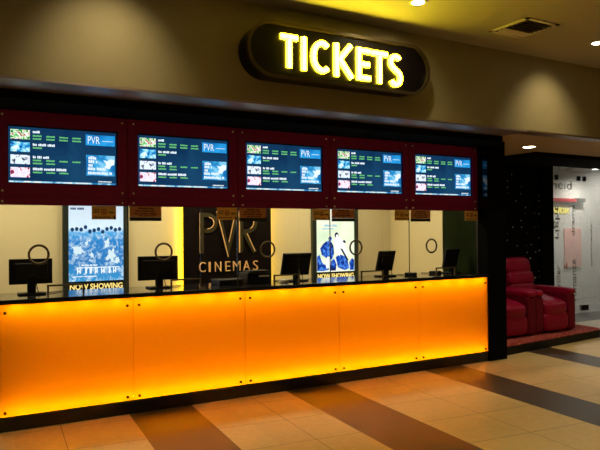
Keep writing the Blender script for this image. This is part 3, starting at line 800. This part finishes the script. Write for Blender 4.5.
monitor('black monitor seen from behind at the left end of the counter', .80, .40, .0, math.radians(-3), .36, .225, .09)
monitor('black monitor seen from behind between the blue poster and the dark letter panel', 1.96, .40, 0, 0, .40, .235, .075)
monitor('black monitor tilted back, between the letter panel and the pale yellow poster', 3.49, .38, math.radians(6), math.radians(14), .37, .25, .06)
monitor('black monitor tilted back in front of the pale booth corner, right of the yellow poster', 4.73, .40, math.radians(12), math.radians(14), .29, .245, .06)
monitor('black monitor in the dark right end of the booth', 5.77, .40, math.radians(14), math.radians(14), .30, .25, .06)
t = thing('receipt_printer', 'low black receipt printer on the counter in front of the dark letter panel', 'printer', (3.02, .42, 1.0745))
obj('body', B(-.15, .13, -.11, .12, 0, .115, bev=.012), 'plastic', t, world=False)
obj('lid', B(-.13, .11, -.10, .06, .1155, .135, bev=.006), 'plastic2', t, world=False)
obj('paper_slot', B(-.02, .10, -.113, -.108, .07, .085), 'ventwhite', t, world=False)
t = thing('cash_tray', 'flat black tray beside the black receipt printer', 'tray', (2.70, .42, 1.0745))
obj('tray_body', B(-.14, .12, -.10, .12, 0, .045, bev=.008), 'plastic', t, world=False)
obj('tray_lip', B(-.145, .125, -.105, .125, .0455, .055, bev=.004), 'plastic2', t, world=False)
bm = bmesh.new()
puff(bm, (0, 0, .0175), (.030, .052, .016), .7)
m1 = thing('computer_mouse', 'small pale computer mouse beside the tilted monitor near the pale yellow poster', 'mouse', (3.31, .33, 1.0745), .5)
obj('shell', bm, 'ventwhite', m1, world=False, smooth=True)
obj('cable', tube(bmesh.new(), [(0, .05, .012), (.02, .12, .006), (.10, .18, .006), (.22, .17, .006)], .003, 6), 'plastic', m1, world=False, smooth=True)
for x, y, lb in ((5.06, .34, 'black card reader beside the monitor right of the yellow poster'), (5.50, .40, 'small black card reader behind the rightmost pay slot')):
    c = thing('card_reader', lb, 'card reader', (x, y, 1.0745), .4)
    obj('body', B(-.035, .035, -.07, .07, 0, .035, bev=.008), 'plastic', c, world=False)
    obj('keypad', B(-.026, .026, -.055, .02, .0355, .038), 'plastic2', c, world=False)
    obj('cable', tube(bmesh.new(), [(0, .07, .02), (.03, .12, .006), (.02, .20, .006)], .004, 6), 'plastic', c, world=False, smooth=True)
# ================================================================ ALCOVE: platform and recliners
pl = thing('carpeted_platform', 'low black platform topped with red speckled carpet under the recliners', 'platform', (7.6, 1.0, 0))
PLAT = [(6.302, .11), (7.6, .26), (8.74, .40), (8.83, .50), (8.86, .66), (8.90, 1.2), (8.92, 1.93), (6.302, 1.93)]
obj('riser', prism(PLAT, 0, .108), 'black', pl)
obj('carpet', prism([(x, y) for x, y in PLAT], .1085, .12), 'carpet', pl)
def recliner(label):
    t = thing('recliner', label, 'recliner', (0, 0, .12), 0, 'burgundy leather recliners on the platform')
    lo = 'leather'
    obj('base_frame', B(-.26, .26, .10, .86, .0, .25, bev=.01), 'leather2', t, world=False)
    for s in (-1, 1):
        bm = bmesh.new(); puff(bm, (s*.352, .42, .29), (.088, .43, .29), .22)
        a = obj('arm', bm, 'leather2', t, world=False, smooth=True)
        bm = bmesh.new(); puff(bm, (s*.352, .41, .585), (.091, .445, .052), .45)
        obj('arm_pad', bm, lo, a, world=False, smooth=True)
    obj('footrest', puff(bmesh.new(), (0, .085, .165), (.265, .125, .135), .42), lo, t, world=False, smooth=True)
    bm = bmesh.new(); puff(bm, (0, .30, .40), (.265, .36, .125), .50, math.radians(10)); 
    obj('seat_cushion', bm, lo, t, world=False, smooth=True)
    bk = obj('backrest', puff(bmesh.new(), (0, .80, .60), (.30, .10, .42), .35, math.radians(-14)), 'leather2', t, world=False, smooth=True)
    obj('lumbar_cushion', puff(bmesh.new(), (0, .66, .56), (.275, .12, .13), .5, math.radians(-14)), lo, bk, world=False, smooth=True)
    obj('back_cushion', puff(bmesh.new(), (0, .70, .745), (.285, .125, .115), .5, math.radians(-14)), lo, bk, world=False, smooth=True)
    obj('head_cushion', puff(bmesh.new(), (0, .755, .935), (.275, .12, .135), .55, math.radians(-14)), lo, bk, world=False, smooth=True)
    return t
rc = recliner('burgundy leather recliner on the platform, farther from the black pillar')
rc.location = (7.918, .53, .12)
dup(rc, (7.020, .50, .12), label='burgundy leather recliner on the platform, half hidden by the black pillar')

# ================================================================ LOUNGE behind the glass
rr = tag(obj('red_reflection', B(11.6, 13.2, 4.10, 4.15, 2.28, 2.35), 'redreflection'), 'thin red reflection line built as a bar with black bracket behind the frosted glass', 'reflection')  # red line reflected in the glass front, built as a solid bar
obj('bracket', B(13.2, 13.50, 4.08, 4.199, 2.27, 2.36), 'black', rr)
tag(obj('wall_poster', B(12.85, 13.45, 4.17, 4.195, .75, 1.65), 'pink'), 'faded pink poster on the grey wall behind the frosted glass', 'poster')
tag(obj('reflected_word', text_bm('NOW', 12.50, 13.02, 2.00, 2.14, 4.175, .02, weight=.03, mirror=True), E('reflected yellow word', (1, .85, .15), 1.4)), 'reflection of the yellow caption, built as reversed glowing letters behind the frosted glass', 'sign')  # mirror image of the NOW SHOWING caption, built as glowing letters
